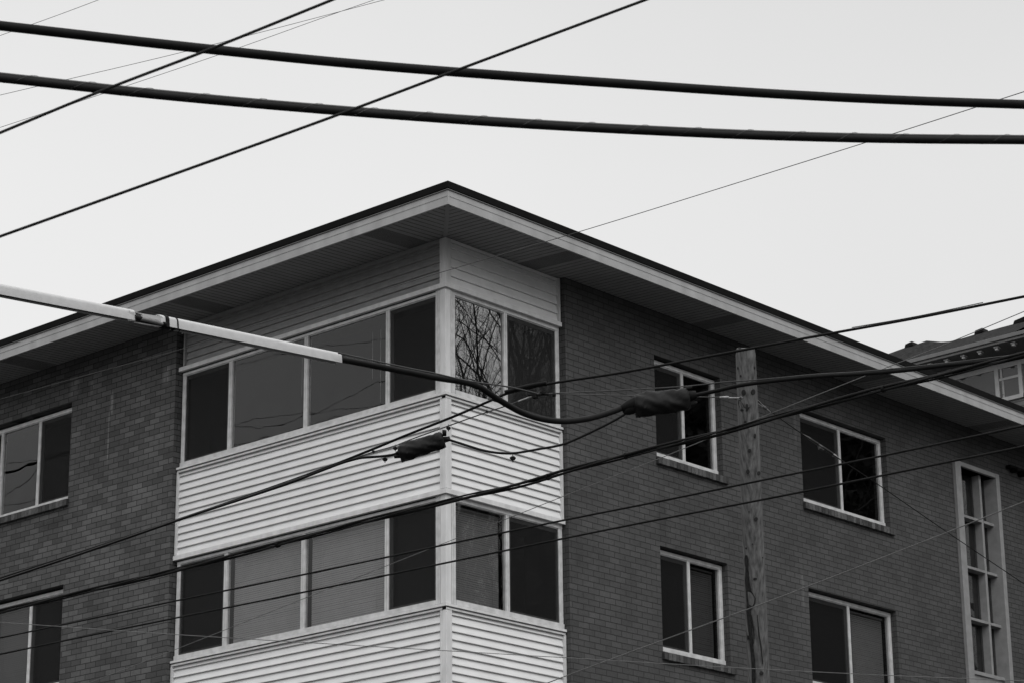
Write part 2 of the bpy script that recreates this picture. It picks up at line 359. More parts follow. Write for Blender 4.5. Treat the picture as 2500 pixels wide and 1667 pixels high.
vents = {0: [(.22, .62), (4.05, 4.45), (7.9, 8.3), (11.7, 12.1)], 1: [(1.35, 1.75), (4.95, 5.35), (8.6, 9.0), (12.2, 12.6), (15.8, 16.2)]}
for si, (F, end) in enumerate(((FL, Y1+.85), (FR, X1+.85))):
    u = -OV+.03
    while u < end:
        vent = any(a <= u < b for a, b in vents[si]); pitch = .026 if vent else .1016; gw = .012 if vent else .011; dp = .012
        a, b = u, u+pitch-gw; c = u+pitch
        def dd(x): return min(.02, x)
        d0 = -OV+.03
        def P(x, d, lift=0): return F(x, d, zsof(d)+lift)
        if dd(a) > d0:
            s.quad(P(a, d0), P(b, d0), P(b, dd(b)), P(a, dd(a)))
            s.quad(P(b, d0), P(b, dd(b)), P(b, dd(b), dp), P(b, d0, dp), mi=1)
            s.quad(P(b, d0, dp), P(b, dd(b), dp), P(c, dd(c), dp), P(c, d0, dp), mi=1)
            s.quad(P(c, d0, dp), P(c, dd(c), dp), P(c, dd(c)), P(c, d0), mi=1)
        u = c
sof = s.build('soffit', [M['soffit'], M['groove']], roof, recalc=False)
t = MB()
A, Bp = Vector((-OV+.03, -OV+.03, zsof(-OV+.03))), Vector((0.0, 0.0, zsof(0)))
n = Vector((1, -1, 0)).normalized()*.028; dz = Vector((0, 0, -.008))
t.hexa([A-n+dz, A+n+dz, Bp+n+dz, Bp-n+dz, A-n, A+n, Bp+n, Bp-n]); t.build('mitre_strip', M['soffit'], roof)

# ---- bay siding
def siding(F, u0, u1, z0, z1, course, lip, mt, base=.03):
    w = MB(); z = z0
    while z < z1-.005:
        zt = min(z+course, z1); k = (zt-z)/course
        b, tp = base-lip-.012, base-lip*(1-k)-.004
        w.quad(F(u0, b, z+.006), F(u1, b, z+.006), F(u1, tp, zt), F(u0, tp, zt))
        w.quad(F(u0, b, z+.006), F(u1, b, z+.006), F(u1, b+.002, z), F(u0, b+.002, z))
        w.quad(F(u0, b+.002, z), F(u1, b+.002, z), F(u1, base+.03, z+.002), F(u0, base+.03, z+.002))
        z = zt
    return w.build('siding_panel', mt, B, recalc=False)
spans = [(1.527, 2.715), (1.527-H, 2.715-H), (1.527-2*H, 2.715-2*H)]
for z0, z1 in spans:
    siding(FL, .085, WL-.035, z0, z1, .1035, .0195, M['siding']); siding(FR, .092, WR-.035, z0, z1, .1035, .0195, M['siding'])
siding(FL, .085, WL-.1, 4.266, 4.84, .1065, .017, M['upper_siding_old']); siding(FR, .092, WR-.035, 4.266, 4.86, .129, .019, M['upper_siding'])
w = MB()
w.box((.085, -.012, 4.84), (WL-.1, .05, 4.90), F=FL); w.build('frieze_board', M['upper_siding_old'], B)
w = MB(); w.box((.092, -.008, 4.866), (WR-.035, .05, 4.90), F=FR); w.build('frieze_board', M['upper_siding'], B)
def post(z0, z1, mt, d=-.022):
    w = MB(); w.box((d, d, z0), (.085, .05, z1)); w.box((d, .05+.002, z0), (.05, .085, z1)); return w.build('corner_post', mt, B, bevel=.004)
for z0, z1 in spans: post(z0, z1+.03, M['trim'])
post(4.266, 4.895, M['trim'])
for z0, z1 in spans+[(4.266, 4.90)]:
    for F, W_ in ((FL, WL), (FR, WR)):
        q = .1 if (F is FL and z0 > 4) else .035
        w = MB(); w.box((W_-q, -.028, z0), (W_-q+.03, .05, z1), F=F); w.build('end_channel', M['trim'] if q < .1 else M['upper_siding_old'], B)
def ring_trim(name, z0, z1, d, mt, slope=0):
    w = MB()
    for F, W_, s0 in ((FL, WL, d), (FR, WR, d)):
        e = 0 if F is FL else .003
        a = d if F is FL else .0505
        w.hexa([F(*p) for p in ((a, d, z0), (W_-.005, d, z0), (W_-.005, .05+e, z0), (a, .05+e, z0),
                                (a, d, z1-slope), (W_-.005, d, z1-slope), (W_-.005, .05+e, z1), (a, .05+e, z1))])
    return w.build(name, mt, B, bevel=.003)
for k in (0, 1, 2):
    dz = -H*k
    if k < 2:
        ring_trim('lintel_trim', 4.2+dz, 4.262+dz, -.052, M['trim'])
        w = MB()                                                  # dark joint above the frame
        for F, W_ in ((FL, WL), (FR, WR)): w.box((.0, .0 if F is FL else .002, 4.182+dz), (W_-.02, .04, 4.199+dz), F=F)
        w.build('drip_joint', M['groove'], B)
        ring_trim('sill_trim', 2.755+dz, 2.800+dz, -.046, M['trim'], .012)
        w = MB()
        for F, W_ in ((FL, WL), (FR, WR)): w.box((-.028, -.028 if F is FL else -.026, 2.718+dz), (W_-.01, .04, 2.742+dz), F=F)
        w.build('siding_channel', M['trim'], B)

# ---- windows
def blind(F, u0, u1, z0, z1, d, mt, parent, tilt=1.3, pitch=.0285, gap=0):
    w = MB(); z = z0+.01
    hh = .0145
    while z < z1-.03:
        zz = z+random.uniform(-.0012, .0012)
        cy, sy = math.cos(tilt)*hh, math.sin(tilt)*hh
        w.quad(F(u0, d-cy, zz-sy), F(u1, d-cy, zz-sy), F(u1, d+cy, zz+sy), F(u0, d+cy, zz+sy)); z += pitch
    w.box((u0, d-.018, z1-.03), (u1, d+.018, z1), F=F)
    for c in (.15, .85): w.box((u0+(u1-u0)*c-.0025, d-.0165, z0), (u0+(u1-u0)*c+.0025, d-.0145, z1-.03), F=F)
    return w.build('blind', mt, parent, recalc=False)
def window(F, u0, u1, z0, z1, d, mulls, kinds, glass, blinds, jamb=.065, head=.06, foot=.06, mw=.06, sash=None, scr='screen', steps=False):
    """kinds: f fixed pane, s sliding sash behind an insect screen"""
    w = MB(); dB = d+.075
    w.box((u0, d, z1-head), (u1, dB, z1), F=F); w.box((u0, d-.012, z0), (u1, dB, z0+foot), F=F)
    w.box((u0, d+.004, z0+foot), (u0+jamb, dB-.004, z1-head), F=F); w.box((u1-jamb, d+.004, z0+foot), (u1, dB-.004, z1-head), F=F)
    w.box((u0+jamb, d+.014, z1-head-.012), (u1-jamb, dB-.012, z1-head), F=F)           # stepped stop under the head
    for c in mulls:
        w.box((c-mw/2, d+.004, z0+foot), (c-.004, dB-.004, z1-head), F=F); w.box((c+.004, d+.007, z0+foot), (c+mw/2, dB-.004, z1-head), F=F)
        w.box((c-.004, d+.016, z0+foot), (c+.004, dB-.006, z1-head), F=F)
    fr = w.build('window', M['frame'], B, bevel=.003)
    edges = [u0+jamb]+[x for c in mulls for x in (c-mw/2, c+mw/2)]+[u1-jamb]
    za, zb = z0+foot, z1-head-.012
    for i, k in enumerate(kinds):
        a, b = edges[2*i], edges[2*i+1]; gm = glass[i]
        if k == 's':
            q = MB(); s0, s1, t = d+.034, d+.058, .05
            q.box((a, s0, za), (a+t, s1, zb), F=F); q.box((b-t, s0, za), (b, s1, zb), F=F)
            q.box((a+t, s0+.002, za), (b-t, s1, za+t*.8), F=F); q.box((a+t, s0+.002, zb-t), (b-t, s1, zb), F=F)
            q.build('sash', M['sash'], fr)
            p = MB(); p.box((a+t, d+.044, za+t*.8), (b-t, d+.048, zb-t), F=F); p.build('pane', M[gm], fr)
            p = MB(); p.box((a+.004, d+.018, za+.004), (b-.004, d+.019, zb-.004), F=F); p.build('insect_screen', M[scr], fr)
        else:
            p = MB(); p.box((a, d+.034, za), (b, d+.038, zb), F=F); p.build('pane', M[gm], fr)
        if blinds[i]: blind(F, a+.01+(.05 if k == 's' else .02), b-.012-(.05 if k == 's' else .02), za+.01, zb-.02, d+.115, M[blinds[i]], fr)
    return fr
def stiles(F, W_, z0, z1, off):
    w = MB(); w.box((.092, -.012, z0), (.123, .06, z1), F=F); w.box((.133, -.004, z0), (.176, .06, z1), F=F)
    return w.build('corner_stile', M['frame'], B, bevel=.003)
for k in (0, 1):
    dz = -H*k; zA, zB = 2.80+dz, 4.199+dz
    w = MB(); w.box((-.016, -.016, zA-.0), (.083, .0835, zB)); w.build('corner_post', M['trim'], B, bevel=.004)
    stiles(FL, WL, zA+.003, zB, 0); stiles(FR, WR, zA+.003, zB, 0)
    wl = window(FL, .178, 5.155, zA, zB, .0, [1.058, 2.618, 4.145], 'sffs', ['g_left', 'g_left' if k == 0 else 'g_blind', 'g_left' if k == 0 else 'g_blind', 'g_left'],
                [None]*4 if k == 0 else ['blind_dim', 'blind', 'blind', 'blind_dim'], jamb=.07 if 0 else .004, head=.054, foot=.06, mw=.072)
    jm = MB(); jm.box((5.085, .003, zA+.06), (5.152, .07, zB-.054), F=FL); jm.build('jamb', M['frame'], wl, bevel=.003)
    if k == 0:
        for u, a, b in ((2.78, 3.35, 4.0), (1.42, 3.3, 3.95), (1.27, 2.95, 3.95)):
            c = MB(); c.tube([FL(u, .09, a), FL(u, .09, b)], .0018, 5); c.build('blind_cord', M['cord'], wl)
    wr = window(FR, .178, 2.232, zA, zB, .0, [1.160], 'fs', ['g_bright' if k == 0 else 'g_blind', 'g_bright' if k == 0 else 'g_left'],
                [None, None] if k == 0 else ['blind_grey', None], jamb=.004, head=.054, foot=.065, mw=.066, scr='screen_light' if k == 0 else 'screen')
    jm = MB(); jm.box((2.158, .003, zA+.065), (2.229, .07, zB-.054), F=FR); jm.build('jamb', M['frame'], wr, bevel=.003)
def rowlock(F, u0, u1, z0, fr):
    w = MB(); u = u0; 
    while u < u1-.03:
        b = min(u+.0815, u1); j = random.uniform(-.004, .004); x0, x1 = u+.004, b-.004
        w.hexa([F(*p) for p in ((x0, -.152+j, z0+j), (x1, -.152+j, z0+j), (x1, -.02, z0+j), (x0, -.02, z0+j),
                                (x0, -.152+j, z0+.098+j), (x1, -.152+j, z0+.098+j), (x1, -.02, z0+.142), (x0, -.02, z0+.142))]); u = b
    w.box((u0+.002, -.143, z0+.006), (u1-.002, -.019, z0+.09), mi=1, F=F)
    return w.build('brick_sill', [M['rowlock'], M['groove']], fr, bevel=.004)
for k in (0, 1):
    dz = -H*k; e = .012*k
    fa = window(FR, 4.15+e, 5.66+e, 2.80+dz, 4.224+dz, .0, [4.905+e], 'sf', ['g_right', 'g_right'] if k == 0 else ['g_left', 'g_left'],
                [None, None] if k == 0 else [None, 'blind_dim'], jamb=.07, head=.055, foot=.062)
    rowlock(FR, 4.125+e, 5.735+e, 2.655+dz, fa)
    fb = window(FR, 7.60+e, 9.87+e, 2.80+dz, 4.193+dz, .0, [8.755+e], 'sf', ['g_right', 'g_right'] if k == 0 else ['g_left', 'g_left'],
                [None, None] if k == 0 else [None, 'blind_grey'], jamb=.07, head=.055, foot=.062)
    rowlock(FR, 7.575+e, 9.94+e, 2.655+dz, fb)
    fl = window(FL, 7.525+e, 10.35, 2.79+dz, 4.205+dz, .0, [8.405+e, 9.325], 'sfs', ['g_left']*3, [None]*3 if k == 0 else ['blind_dim', 'blind_dim', None], jamb=.065, head=.055, foot=.055)
    rowlock(FL, 7.50+e, 10.4, 2.655+dz, fl)

# ---- tall stair window in a projecting pale surround
w = MB(); d0, d1 = -.155, .16; a, b, zt, zb = 11.765, 13.09, 4.245, -6.6
w.box((a, d0, zb), (a+.165, d1, zt)); w.box((b-.105, d0, zb), (b, d1, zt)); w.box((a+.165, d0+.002, zt-.075), (b-.105, d1, zt-.002))
su = w.build('stair_window', M['concrete'], B, bevel=.005)
w = MB(); vx = 12.655; zz = [4.17]+[3.385-.845*i for i in range(0, 4)]
w.box((vx-.03, -.045, .86), (vx+.03, .12, 4.168))
for z in zz[1:-1]:
    w.box((a+.166, -.055, z-.022), (vx-.03, .118, z+.022)); w.box((vx+.03, -.055, z-.022), (b-.106, .118, z+.022))
w.build('muntin', M['concrete'], su, bevel=.003)
w = MB(); w.box((a+.166, -.03, -6.5), (b-.106, .12, .80)); w.box((a+.166, -.06, .80), (b-.106, .121, .858)); w.build('spandrel_panel', M['concrete'], su, bevel=.003)
for z0, z1 in zip([.86]+[z+.022 for z in zz[-2:0:-1]], [z-.022 for z in zz[-2:0:-1]]+[4.165]):
    for x0, x1 in ((a+.166, vx-.03), (vx+.03, b-.106)):
        p = MB(); p.box((x0, .085, z0), (x1, .089, z1)); p.build('pane', M['darkglass'], su)
        p = MB(); p.box((x0, .125, z0-.03), (x1, .135, z1+.03)); p.build('backing_panel', M['roofing'], su)
w = MB(); P0 = on(2462, 1136, 1, -.16)
w.box((P0.x, -.2, P0.z-.03), (P0.x+.55, -.1-.002, P0.z+.02)); w.box((P0.x+.12, -.26, P0.z-.075), (P0.x+.2, -.101, P0.z-.031)); w.box((P0.x+.36, -.26, P0.z-.1), (P0.x+.46, -.101, P0.z-.031))
w.build('wall_bracket', M['rubber'], B, bevel=.008)

# ------------------------------------------------------------------ neighbouring house on the right
XE, XW, XR = 29.35, 30.2, 33.0
gL, gR = on(2190, 893.6, 0, XE), on(2560, 801, 0, XE)
HZ = .5*(on(2229, 884, 0, XE).z+on(2500, 816, 0, XE).z); yA, yB = gL.y+2.0, gR.y-3
Hs = tag(empty('neighbour_house', (XW+4, (yA+yB)/2, GZ)), 'old grey house with shingled roof and bracketed eaves rising behind the flat roof', 'house')
w = MB()
z = GZ
zb = HZ-.30
w.quad((XW, yA, GZ), (XW, yB, GZ), (XW, yB, zb), (XW, yA, zb)); w.quad((XW, yA, GZ), (XW+9, yA, GZ), (XW+9, yA, zb), (XW, yA, zb)); w.quad((XW, yB, GZ), (XW+9, yB, GZ), (XW+9, yB, zb), (XW, yB, zb))
z = HZ-4
while z < zb-.05: w.hexa([(XW-.016, yB, z), (XW-.001, yB, z), (XW-.001, yA, z), (XW-.016, yA, z), (XW-.003, yB, z+.125), (XW-.001, yB, z+.125), (XW-.001, yA, z+.125), (XW-.003, yA, z+.125)]); z += .127
w.build('wall', M['hwall'], Hs, recalc=False)
prof = [(2100, 888), (2174, 861), (2215, 846), (2236, 841), (2262, 831.5), (2298, 834.7), (2318, 833.5), (2350, 826), (2382, 816.5), (2412, 809), (2440, 801), (2470, 793), (2500, 785), (2560, 769)]
top = [on(u, v, 0, XR) for u, v in prof]
w = MB()
for (u, v), p, q in zip(prof, top, top[1:]):
    e0, e1 = Vector((XE-.08, p.y-(p.y-CAM.y)*(XR-XE)/(XR-CAM.x)*.55, HZ+.075)), Vector((XE-.08, q.y-(q.y-CAM.y)*(XR-XE)/(XR-CAM.x)*.55, HZ+.075))
    w.quad(e0, e1, q, p); w.quad(p, q, q+Vector((5, 0, -2)), p+Vector((5, 0, -2)))
    w.quad(e0, e1, e1+Vector((8, 0, -.4)), e0+Vector((8, 0, -.4)))
hr = w.build('roof', M['shingle'], Hs, recalc=False)
for (u0, v0, u1, v1) in ((2214, 847, 2236, 838), (2384, 815, 2408, 806), (2478, 791, 2512, 778)):
    p, q = on(u0, v0, 0, XR-.05), on(u1, v1, 0, XR-.05); c = MB(); m_ = (p+q)/2; L_ = abs(p.y-q.y)/2
    sl = (q.z-p.z)/(2*L_)
    c.hexa([(m_.x-.15, m_.y-L_, m_.z-.09+sl*L_), (m_.x+.15, m_.y-L_, m_.z-.09+sl*L_), (m_.x+.15, m_.y+L_, m_.z-.09-sl*L_), (m_.x-.15, m_.y+L_, m_.z-.09-sl*L_),
            (m_.x-.15, m_.y-L_*.8, m_.z+.04+sl*L_), (m_.x+.15, m_.y-L_*.8, m_.z+.04+sl*L_), (m_.x+.15, m_.y+L_*.7, m_.z+.04-sl*L_), (m_.x-.15, m_.y+L_*.7, m_.z+.04-sl*L_)])
    c.build('roof_vent', M['rubber'], hr, bevel=.02)
w = MB(); w.box((XE-.1, yB, HZ-.03), (XE-.01, yA, HZ+.07)); w.box((XE-.06, yB, HZ-.10), (XE, yA, HZ-.034)); w.build('gutter', M['hwall'], Hs, bevel=.01)
w = MB(); w.box((XE, yB, HZ-.11), (XW+.3, yA, HZ-.02)); w.build('eave_soffit', M['hsoffit'], Hs)
w = MB(); w.box((XW-.05, yB, HZ-.42), (XW-.001, yA, HZ-.115)); w.build('frieze_board', M['htrim'], Hs)
for (u, v) in ((2229, 900), (2272, 885.5), (2312, 876), (2353, 866), (2393, 855.5), (2434, 845), (2475, 834.5), (2516, 824)):
    p = on(u, v-8, 0, XE+.1); c = MB()
    c.box((XE+.02, p.y-.062, HZ-.15), (XE+.16, p.y+.062, HZ-.112)); c.box((XE+.04, p.y-.038, HZ-.20), (XE+.13, p.y+.038, HZ-.152)); c.build('eave_bracket', M['htrim'], Hs, bevel=.008)
def hy(px, py): return on(px, py, 0, XW-.05)
zb1 = hy(2462, 967).z; zt1 = zb1+1.45
ys = [hy(x, y).y for x, y in ((2323, 920), (2334, 930), (2426, 893), (2436, 893), (2442, 893), (2484, 890), (2493, 886))]
w = MB(); d = XW-.06
w.box((d, ys[0]-.0, zb1-.1), (XW-.002, ys[0]+.14, zt1)); w.box((d, ys[3], zb1-.1), (XW-.002, ys[2], zt1)); w.box((d, ys[6], zb1-.1), (XW-.002, ys[5], zt1)); w.box((d-.01, ys[6], zb1-.1), (XW-.0025, ys[0]+.14, zb1)); w.box((d, ys[6], zt1), (XW-.002, ys[0]+.14, zt1+.1))
hw = w.build('window', M['htrim'], Hs, bevel=.006)
w = MB(); zm = hy(2470, 919).z
w.box((d+.02, ys[5], zm-.03), (XW-.003, ys[3], zm+.03)); w.box((d+.03, ys[4]-.05, zb1), (XW-.0035, ys[4], zm-.03)); w.box((d+.012, ys[4]-.03, zm+.03), (XW-.0035, ys[4]+.02, zt1)); w.build('sash', M['htrim'], hw)
p = MB(); p.box((XW-.03, ys[5], zb1), (XW-.027, ys[3], zt1)); p.box((XW-.03, ys[2], zb1), (XW-.027, ys[0], zt1)); p.build('pane', M['g_left'], hw)
p = MB(); p.box((XW-.02, ys[5], zb1), (XW-.018, ys[3], zt1)); p.box((XW-.02, ys[2], zb1), (XW-.018, ys[0], zt1)); p.build('curtain', M['hsoffit'], hw)

# ------------------------------------------------------------------ utility pole
PD = 25.6
pt, pb = at(1820.5, 850, PD), at(1853, 1667, PD)
ax = (pt-pb).normalized(); base = pb-ax*((pb.z-GZ)/ax.z)
Lp = (pt-base).length
rt_, rb_ = 49*PD/FPX/2, 54*PD/FPX/2
grow = (rb_-rt_)/(pt-pb).length
pole = tag(empty('utility_pole', base), 'weathered wooden utility pole with knots and dark splits in front of the brick wall', 'utility pole')
w = MB(); nseg, ns = 300, 40; px_ = ax.orthogonal().normalized()
pts = [base+ax*(Lp*i/nseg) for i in range(nseg+1)]
k0 = len(w.v)
e1 = rt; e1 = (e1-ax*e1.dot(ax)).normalized(); e2 = ax.cross(e1)
def pole_r(i, th):
    s_ = Lp*(1-i/nseg); r_ = rt_+grow*s_
    p = Vector((math.cos(th)*1.6, math.sin(th)*1.6, s_*.5))
    r_ *= 1+.05*noise.noise(p)+.03*noise.noise(Vector((math.cos(th)*9, math.sin(th)*9, s_*.9)))
    if i >= nseg-1: r_ *= .93
    return r_
for i, p in enumerate(pts):
    for j in range(ns):
        th = 2*math.pi*j/ns; dz_ = ax*(.03*noise.noise(Vector((math.cos(th)*2, math.sin(th)*2, 5)))) if i == nseg else Vector()
        w.v.append(p+(e1*math.cos(th)+e2*math.sin(th))*pole_r(i, th)+dz_)
for i in range(nseg):
    for j in range(ns):
        w.f.append([i*ns+j, i*ns+(j+1) % ns, (i+1)*ns+(j+1) % ns, (i+1)*ns+j]); w.m.append(0)
w.f.append([nseg*ns+j for j in range(ns)]); w.m.append(0)
w.build('pole_shaft', M['wood'], pole, smooth=True)
def surf(u, v):                                                   # point on the front of the pole and its outward normal
    d = (fw+rt*((u-1250)/FPX)+up*((833.5-v)/FPX)).normalized(); best = None
    s_ = (pt.z-at(u, v, PD).z)/ax.z; r_ = rt_+grow*s_
    wv = CAM-base; dp = d-ax*d.dot(ax); wp = wv-ax*wv.dot(ax)
    a_, b_, c_ = dp.dot(dp), 2*dp.dot(wp), wp.dot(wp)-r_*r_
    D_ = b_*b_-4*a_*c_
    t_ = (-b_-math.sqrt(max(D_, 0)))/(2*a_); p = CAM+d*t_; q = p-base; nn = (q-ax*q.dot(ax)).normalized()
    return p, nn
def knot(u, v, rx, rz, name, mt, dep=.007, seg=12):
    p, nn = surf(u, v); tx = ax.cross(nn).normalized(); c = MB(); k = 0
    ring = [p+tx*math.cos(2*math.pi*j/seg)*rx*(1+.2*noise.noise(Vector((j*.9, u, v))))+ax*math.sin(2*math.pi*j/seg)*rz*(1+.2*noise.noise(Vector((u, j*.8, v)))) for j in range(seg)]
    c.v = [q-nn*.02 for q in ring]+[q+nn*dep for q in ring]
    for j in range(seg): c.f.append([j, (j+1) % seg, seg+(j+1) % seg, seg+j]); c.m.append(0)
    c.f.append(list(range(seg, 2*seg))); c.m.append(0)
    return c.build(name, mt, pole)
for (u, v, rx, rz) in ((1816, 957.5, .024, .03), (1838.5, 956, .022, .03), (1802, 898, .008, .016), (1842, 897, .008, .016), (1808.5, 917, .008, .011), (1820, 1029, .014, .014), (1843, 1063, .012, .022), (1829.5, 1099, .018, .02), (1826, 1150, .018, .024), (1852, 1154, .02, .02), (1845.6, 1266, .017, .018), (1829, 1248, .007, .008), (1837, 1327, .006, .007), (1843.5, 1412, .018, .013), (1833, 1437, .008, .012), (1826, 1555, .012, .022), (1859, 1642, .02, .02), (1847, 1264, .01, .01), (1822, 1337, .008, .01), (1861, 1360, .006, .006), (1812, 1000, .02, .012), (1824, 990, .013, .022)):
    knot(u, v, rx, rz, 'knot', M['hole'])
def split(path, name='split'):
    c = MB(); n_ = len(path)
    for (u, v, hw_), (u2, v2, hw2) in zip(path, path[1:]):
        a, na = surf(u-hw_, v); b, nb = surf(u+hw_, v); a2, na2 = surf(u2-hw2, v2); b2, nb2 = surf(u2+hw2, v2)
        c.quad(a+na*.006, b+nb*.006, b2+nb2*.006, a2+na2*.006)
        c.quad(a-na*.02, a+na*.006, a2+na2*.006, a2-na2*.02); c.quad(b-nb*.02, b+nb*.006, b2+nb2*.006, b2-nb2*.02)
    return c.build(name, M['char'], pole, recalc=False)
split([(1822, 1354, 2), (1823, 1364, 4.5), (1824, 1385, 3), (1825, 1420, 5), (1828, 1440, 6), (1834, 1460, 11), (1834, 1473, 10), (1828, 1490, 5), (1830, 1510, 5), (1832, 1540, 4), (1836, 1580, 4), (1840, 1620, 4.5), (1841, 1700, 4.5)])
split([(1834, 1500, 1), (1838, 1520, 1.6), (1841, 1550, 1.2), (1840, 1570, .6)])
split([(1849, 1500, .8), (1852, 1540, 1.4), (1858, 1580, 1.3), (1862, 1620, .8)])
split([(1806, 975, 2), (1809, 985, 5.5), (1812, 993, 6), (1818, 997, 7), (1826, 993, 4), (1823, 1003, 2)], 'mounting_notch')

# ------------------------------------------------------------------ cables and wires
G = 'overhead cables and wires'
def spline(P, seg=14):
    P = [Vector(p) for p in P]
    if len(P) == 2: return [P[0].lerp(P[1], i/24) for i in range(25)]
    Q = [P[0]*2-P[1]]+P+[P[-1]*2-P[-2]]; o = []
    for a, b, c, d in zip(Q, Q[1:], Q[2:], Q[3:]):
        t0, t1 = 0, (b-a).length**.5; t2 = t1+(c-b).length**.5; t3 = t2+(d-c).length**.5
        for i in range(seg):
            t = t1+(t2-t1)*i/seg
            A1 = a*((t1-t)/(t1-t0))+b*((t-t0)/(t1-t0)); A2 = b*((t2-t)/(t2-t1))+c*((t-t1)/(t2-t1)); A3 = c*((t3-t)/(t3-t2))+d*((t-t2)/(t3-t2))
            B1 = A1*((t2-t)/(t2-t0))+A2*((t-t0)/(t2-t0)); B2 = A2*((t3-t)/(t3-t1))+A3*((t-t1)/(t3-t1))
            o.append(B1*((t2-t)/(t2-t1))+B2*((t-t1)/(t2-t1)))
    return o+[P[-1]]
def smooth_pts(pts, n=3):
    for _ in range(n): pts = [pts[0]]+[(a+2*b+c)/4 for a, b, c in zip(pts, pts[1:], pts[2:])]+[pts[-1]]
    return pts
def run(px, d0, d1, ext=(9, 9)):                                   # survey a span: pixel positions, distance at both ends, carried on past the frame
    a, b = px[0][0], px[-1][0]
    P = [at(u, v, d0+(d1-d0)*(u-a)/(b-a)) for u, v in px]
    o = smooth_pts(spline(P), 4)
    if ext[0]: o = [o[0]+(o[0]-o[3]).normalized()*ext[0]]+o
    if ext[1]: o = o+[o[-1]+(o[-1]-o[-4]).normalized()*ext[1]]
    return o
def px2m(px, d): return px*d/FPX/2
def wire(name, label, cat, px, d0, d1, t0, t1=None, mt='cable', ext=(9, 9), n=8):
    P = run(px, d0, d1, ext); t1 = t1 or t0; k = len(P)-1
    rs = [px2m(t0, d0)*(1-i/k)+px2m(t1, d1)*i/k for i in range(k+1)]
    m_ = MB(); m_.tube(P, rs, n); o = m_.build(name, M[mt], None, smooth=True)
    return tag(o, label, cat, G), P
def resample(P, step):
    o = [P[0]]; acc = 0
    for a, b in zip(P, P[1:]):
        L_ = (b-a).length; s_ = step-acc
        while s_ < L_: o.append(a.lerp(b, s_/L_)); s_ += step
        acc = (acc+L_) % step if L_+acc >= step else acc+L_
    return o+[P[-1]]
UPV = Vector((0, 0, 1))
def helix(P, r, pitch, n=5, wr=.002, phase=0, step=.03):
    Q = resample(P, step); s_ = 0; o = []
    for i, p in enumerate(Q):
        t = (Q[min(i+1, len(Q)-1)]-Q[max(i-1, 0)]).normalized(); a = t.cross(UPV).normalized(); b = a.cross(t)
        th = 2*math.pi*s_/pitch+phase; o.append(p+(a*math.cos(th)+b*math.sin(th))*r); s_ += step
    return o
def child(parent, name, mt, pts, r, n=6):
    m_ = MB(); m_.tube(pts, r, n); return m_.build(name, M[mt], parent, smooth=True)

# the two thick trunk cables close to the camera
wire('trunk_cable', 'thick smooth black cable, topmost of the two sweeping across the sky', 'cable', [(0, 63.6), (400, 109), (800, 150.7), (1116, 177), (1500, 204), (1900, 230.5), (2200, 245.5), (2500, 256)], 11, 12.2, 24.5, 22.5, n=16)
Pt = run([(0, 192), (400, 235), (800, 270.5), (1249, 303), (1600, 322), (1900, 334.5), (2200, 341.5), (2500, 344)], 11.6, 12.6)
tb = tag(empty('lashed_cable', Pt[0]), 'thick black cable lashed to a steel messenger, lower of the two across the sky', 'cable', G)
child(tb, 'cable_sheath', 'cable', Pt, px2m(20, 12), 14)
child(tb, 'messenger_strand', 'strand', [p+UPV*px2m(23, 12) for p in Pt], px2m(8, 12), 8)
Q = resample(Pt, .02); hl = []
for i, p in enumerate(Q):                                        # lashing wire hugging sheath and messenger
    t = (Q[min(i+1, len(Q)-1)]-Q[max(i-1, 0)]).normalized(); a = t.cross(UPV).normalized(); b = a.cross(t); th = 2*math.pi*i*.02/.26
    hl.append(p+b*px2m(6.5, 12)+a*math.cos(th)*px2m(21.5, 12)+b*math.sin(th)*px2m(26.2, 12))
child(tb, 'lashing_wire', 'rust', hl, .0011, 4)

wire('service_cable', 'taut black cable rising steeply past the left end of the thick cables', 'cable', [(0, 325), (245, 224), (490, 130), (820, -3)], 9.4, 9.9, 7.5)
wire('service_cable', 'long taut black cable rising from the left edge to the top of the sky', 'cable', [(0, 578), (129, 532), (800, 290.5), (1116, 172), (1580, -1)], 9.8, 10.6, 7.4)
wire('distant_wire', 'hair-thin wire in the upper left corner of the sky', 'wire', [(0, 87.7), (120, 45.5), (242, 0)], 46, 48, 1.4, mt='strand', n=5)
wire('distant_wire', 'hair-thin wire in the sky with the gentler slope of a nearly meeting pair', 'wire', [(0, 233), (449, 127.5), (800, 37), (940, 0)], 46, 50, 1.4, mt='strand', n=5)
wire('distant_wire', 'hair-thin wire in the sky with the steeper slope of a nearly meeting pair', 'wire', [(0, 312), (306, 211.5), (585, 117), (800, 40), (915, 0)], 46, 50, 1.4, mt='strand', n=5)
wire('drop_wire', 'thin dark wire crossing the eaves from the right sky down to the left wall', 'wire', [(2500, 224.7), (2177, 328.6), (1900, 415.8), (1414, 566.6), (1095, 660), (954, 702.7), (600, 801), (453, 849), (200, 918), (0, 973.8)], 20, 33, 2.3, 1.4, mt='strand', n=6)

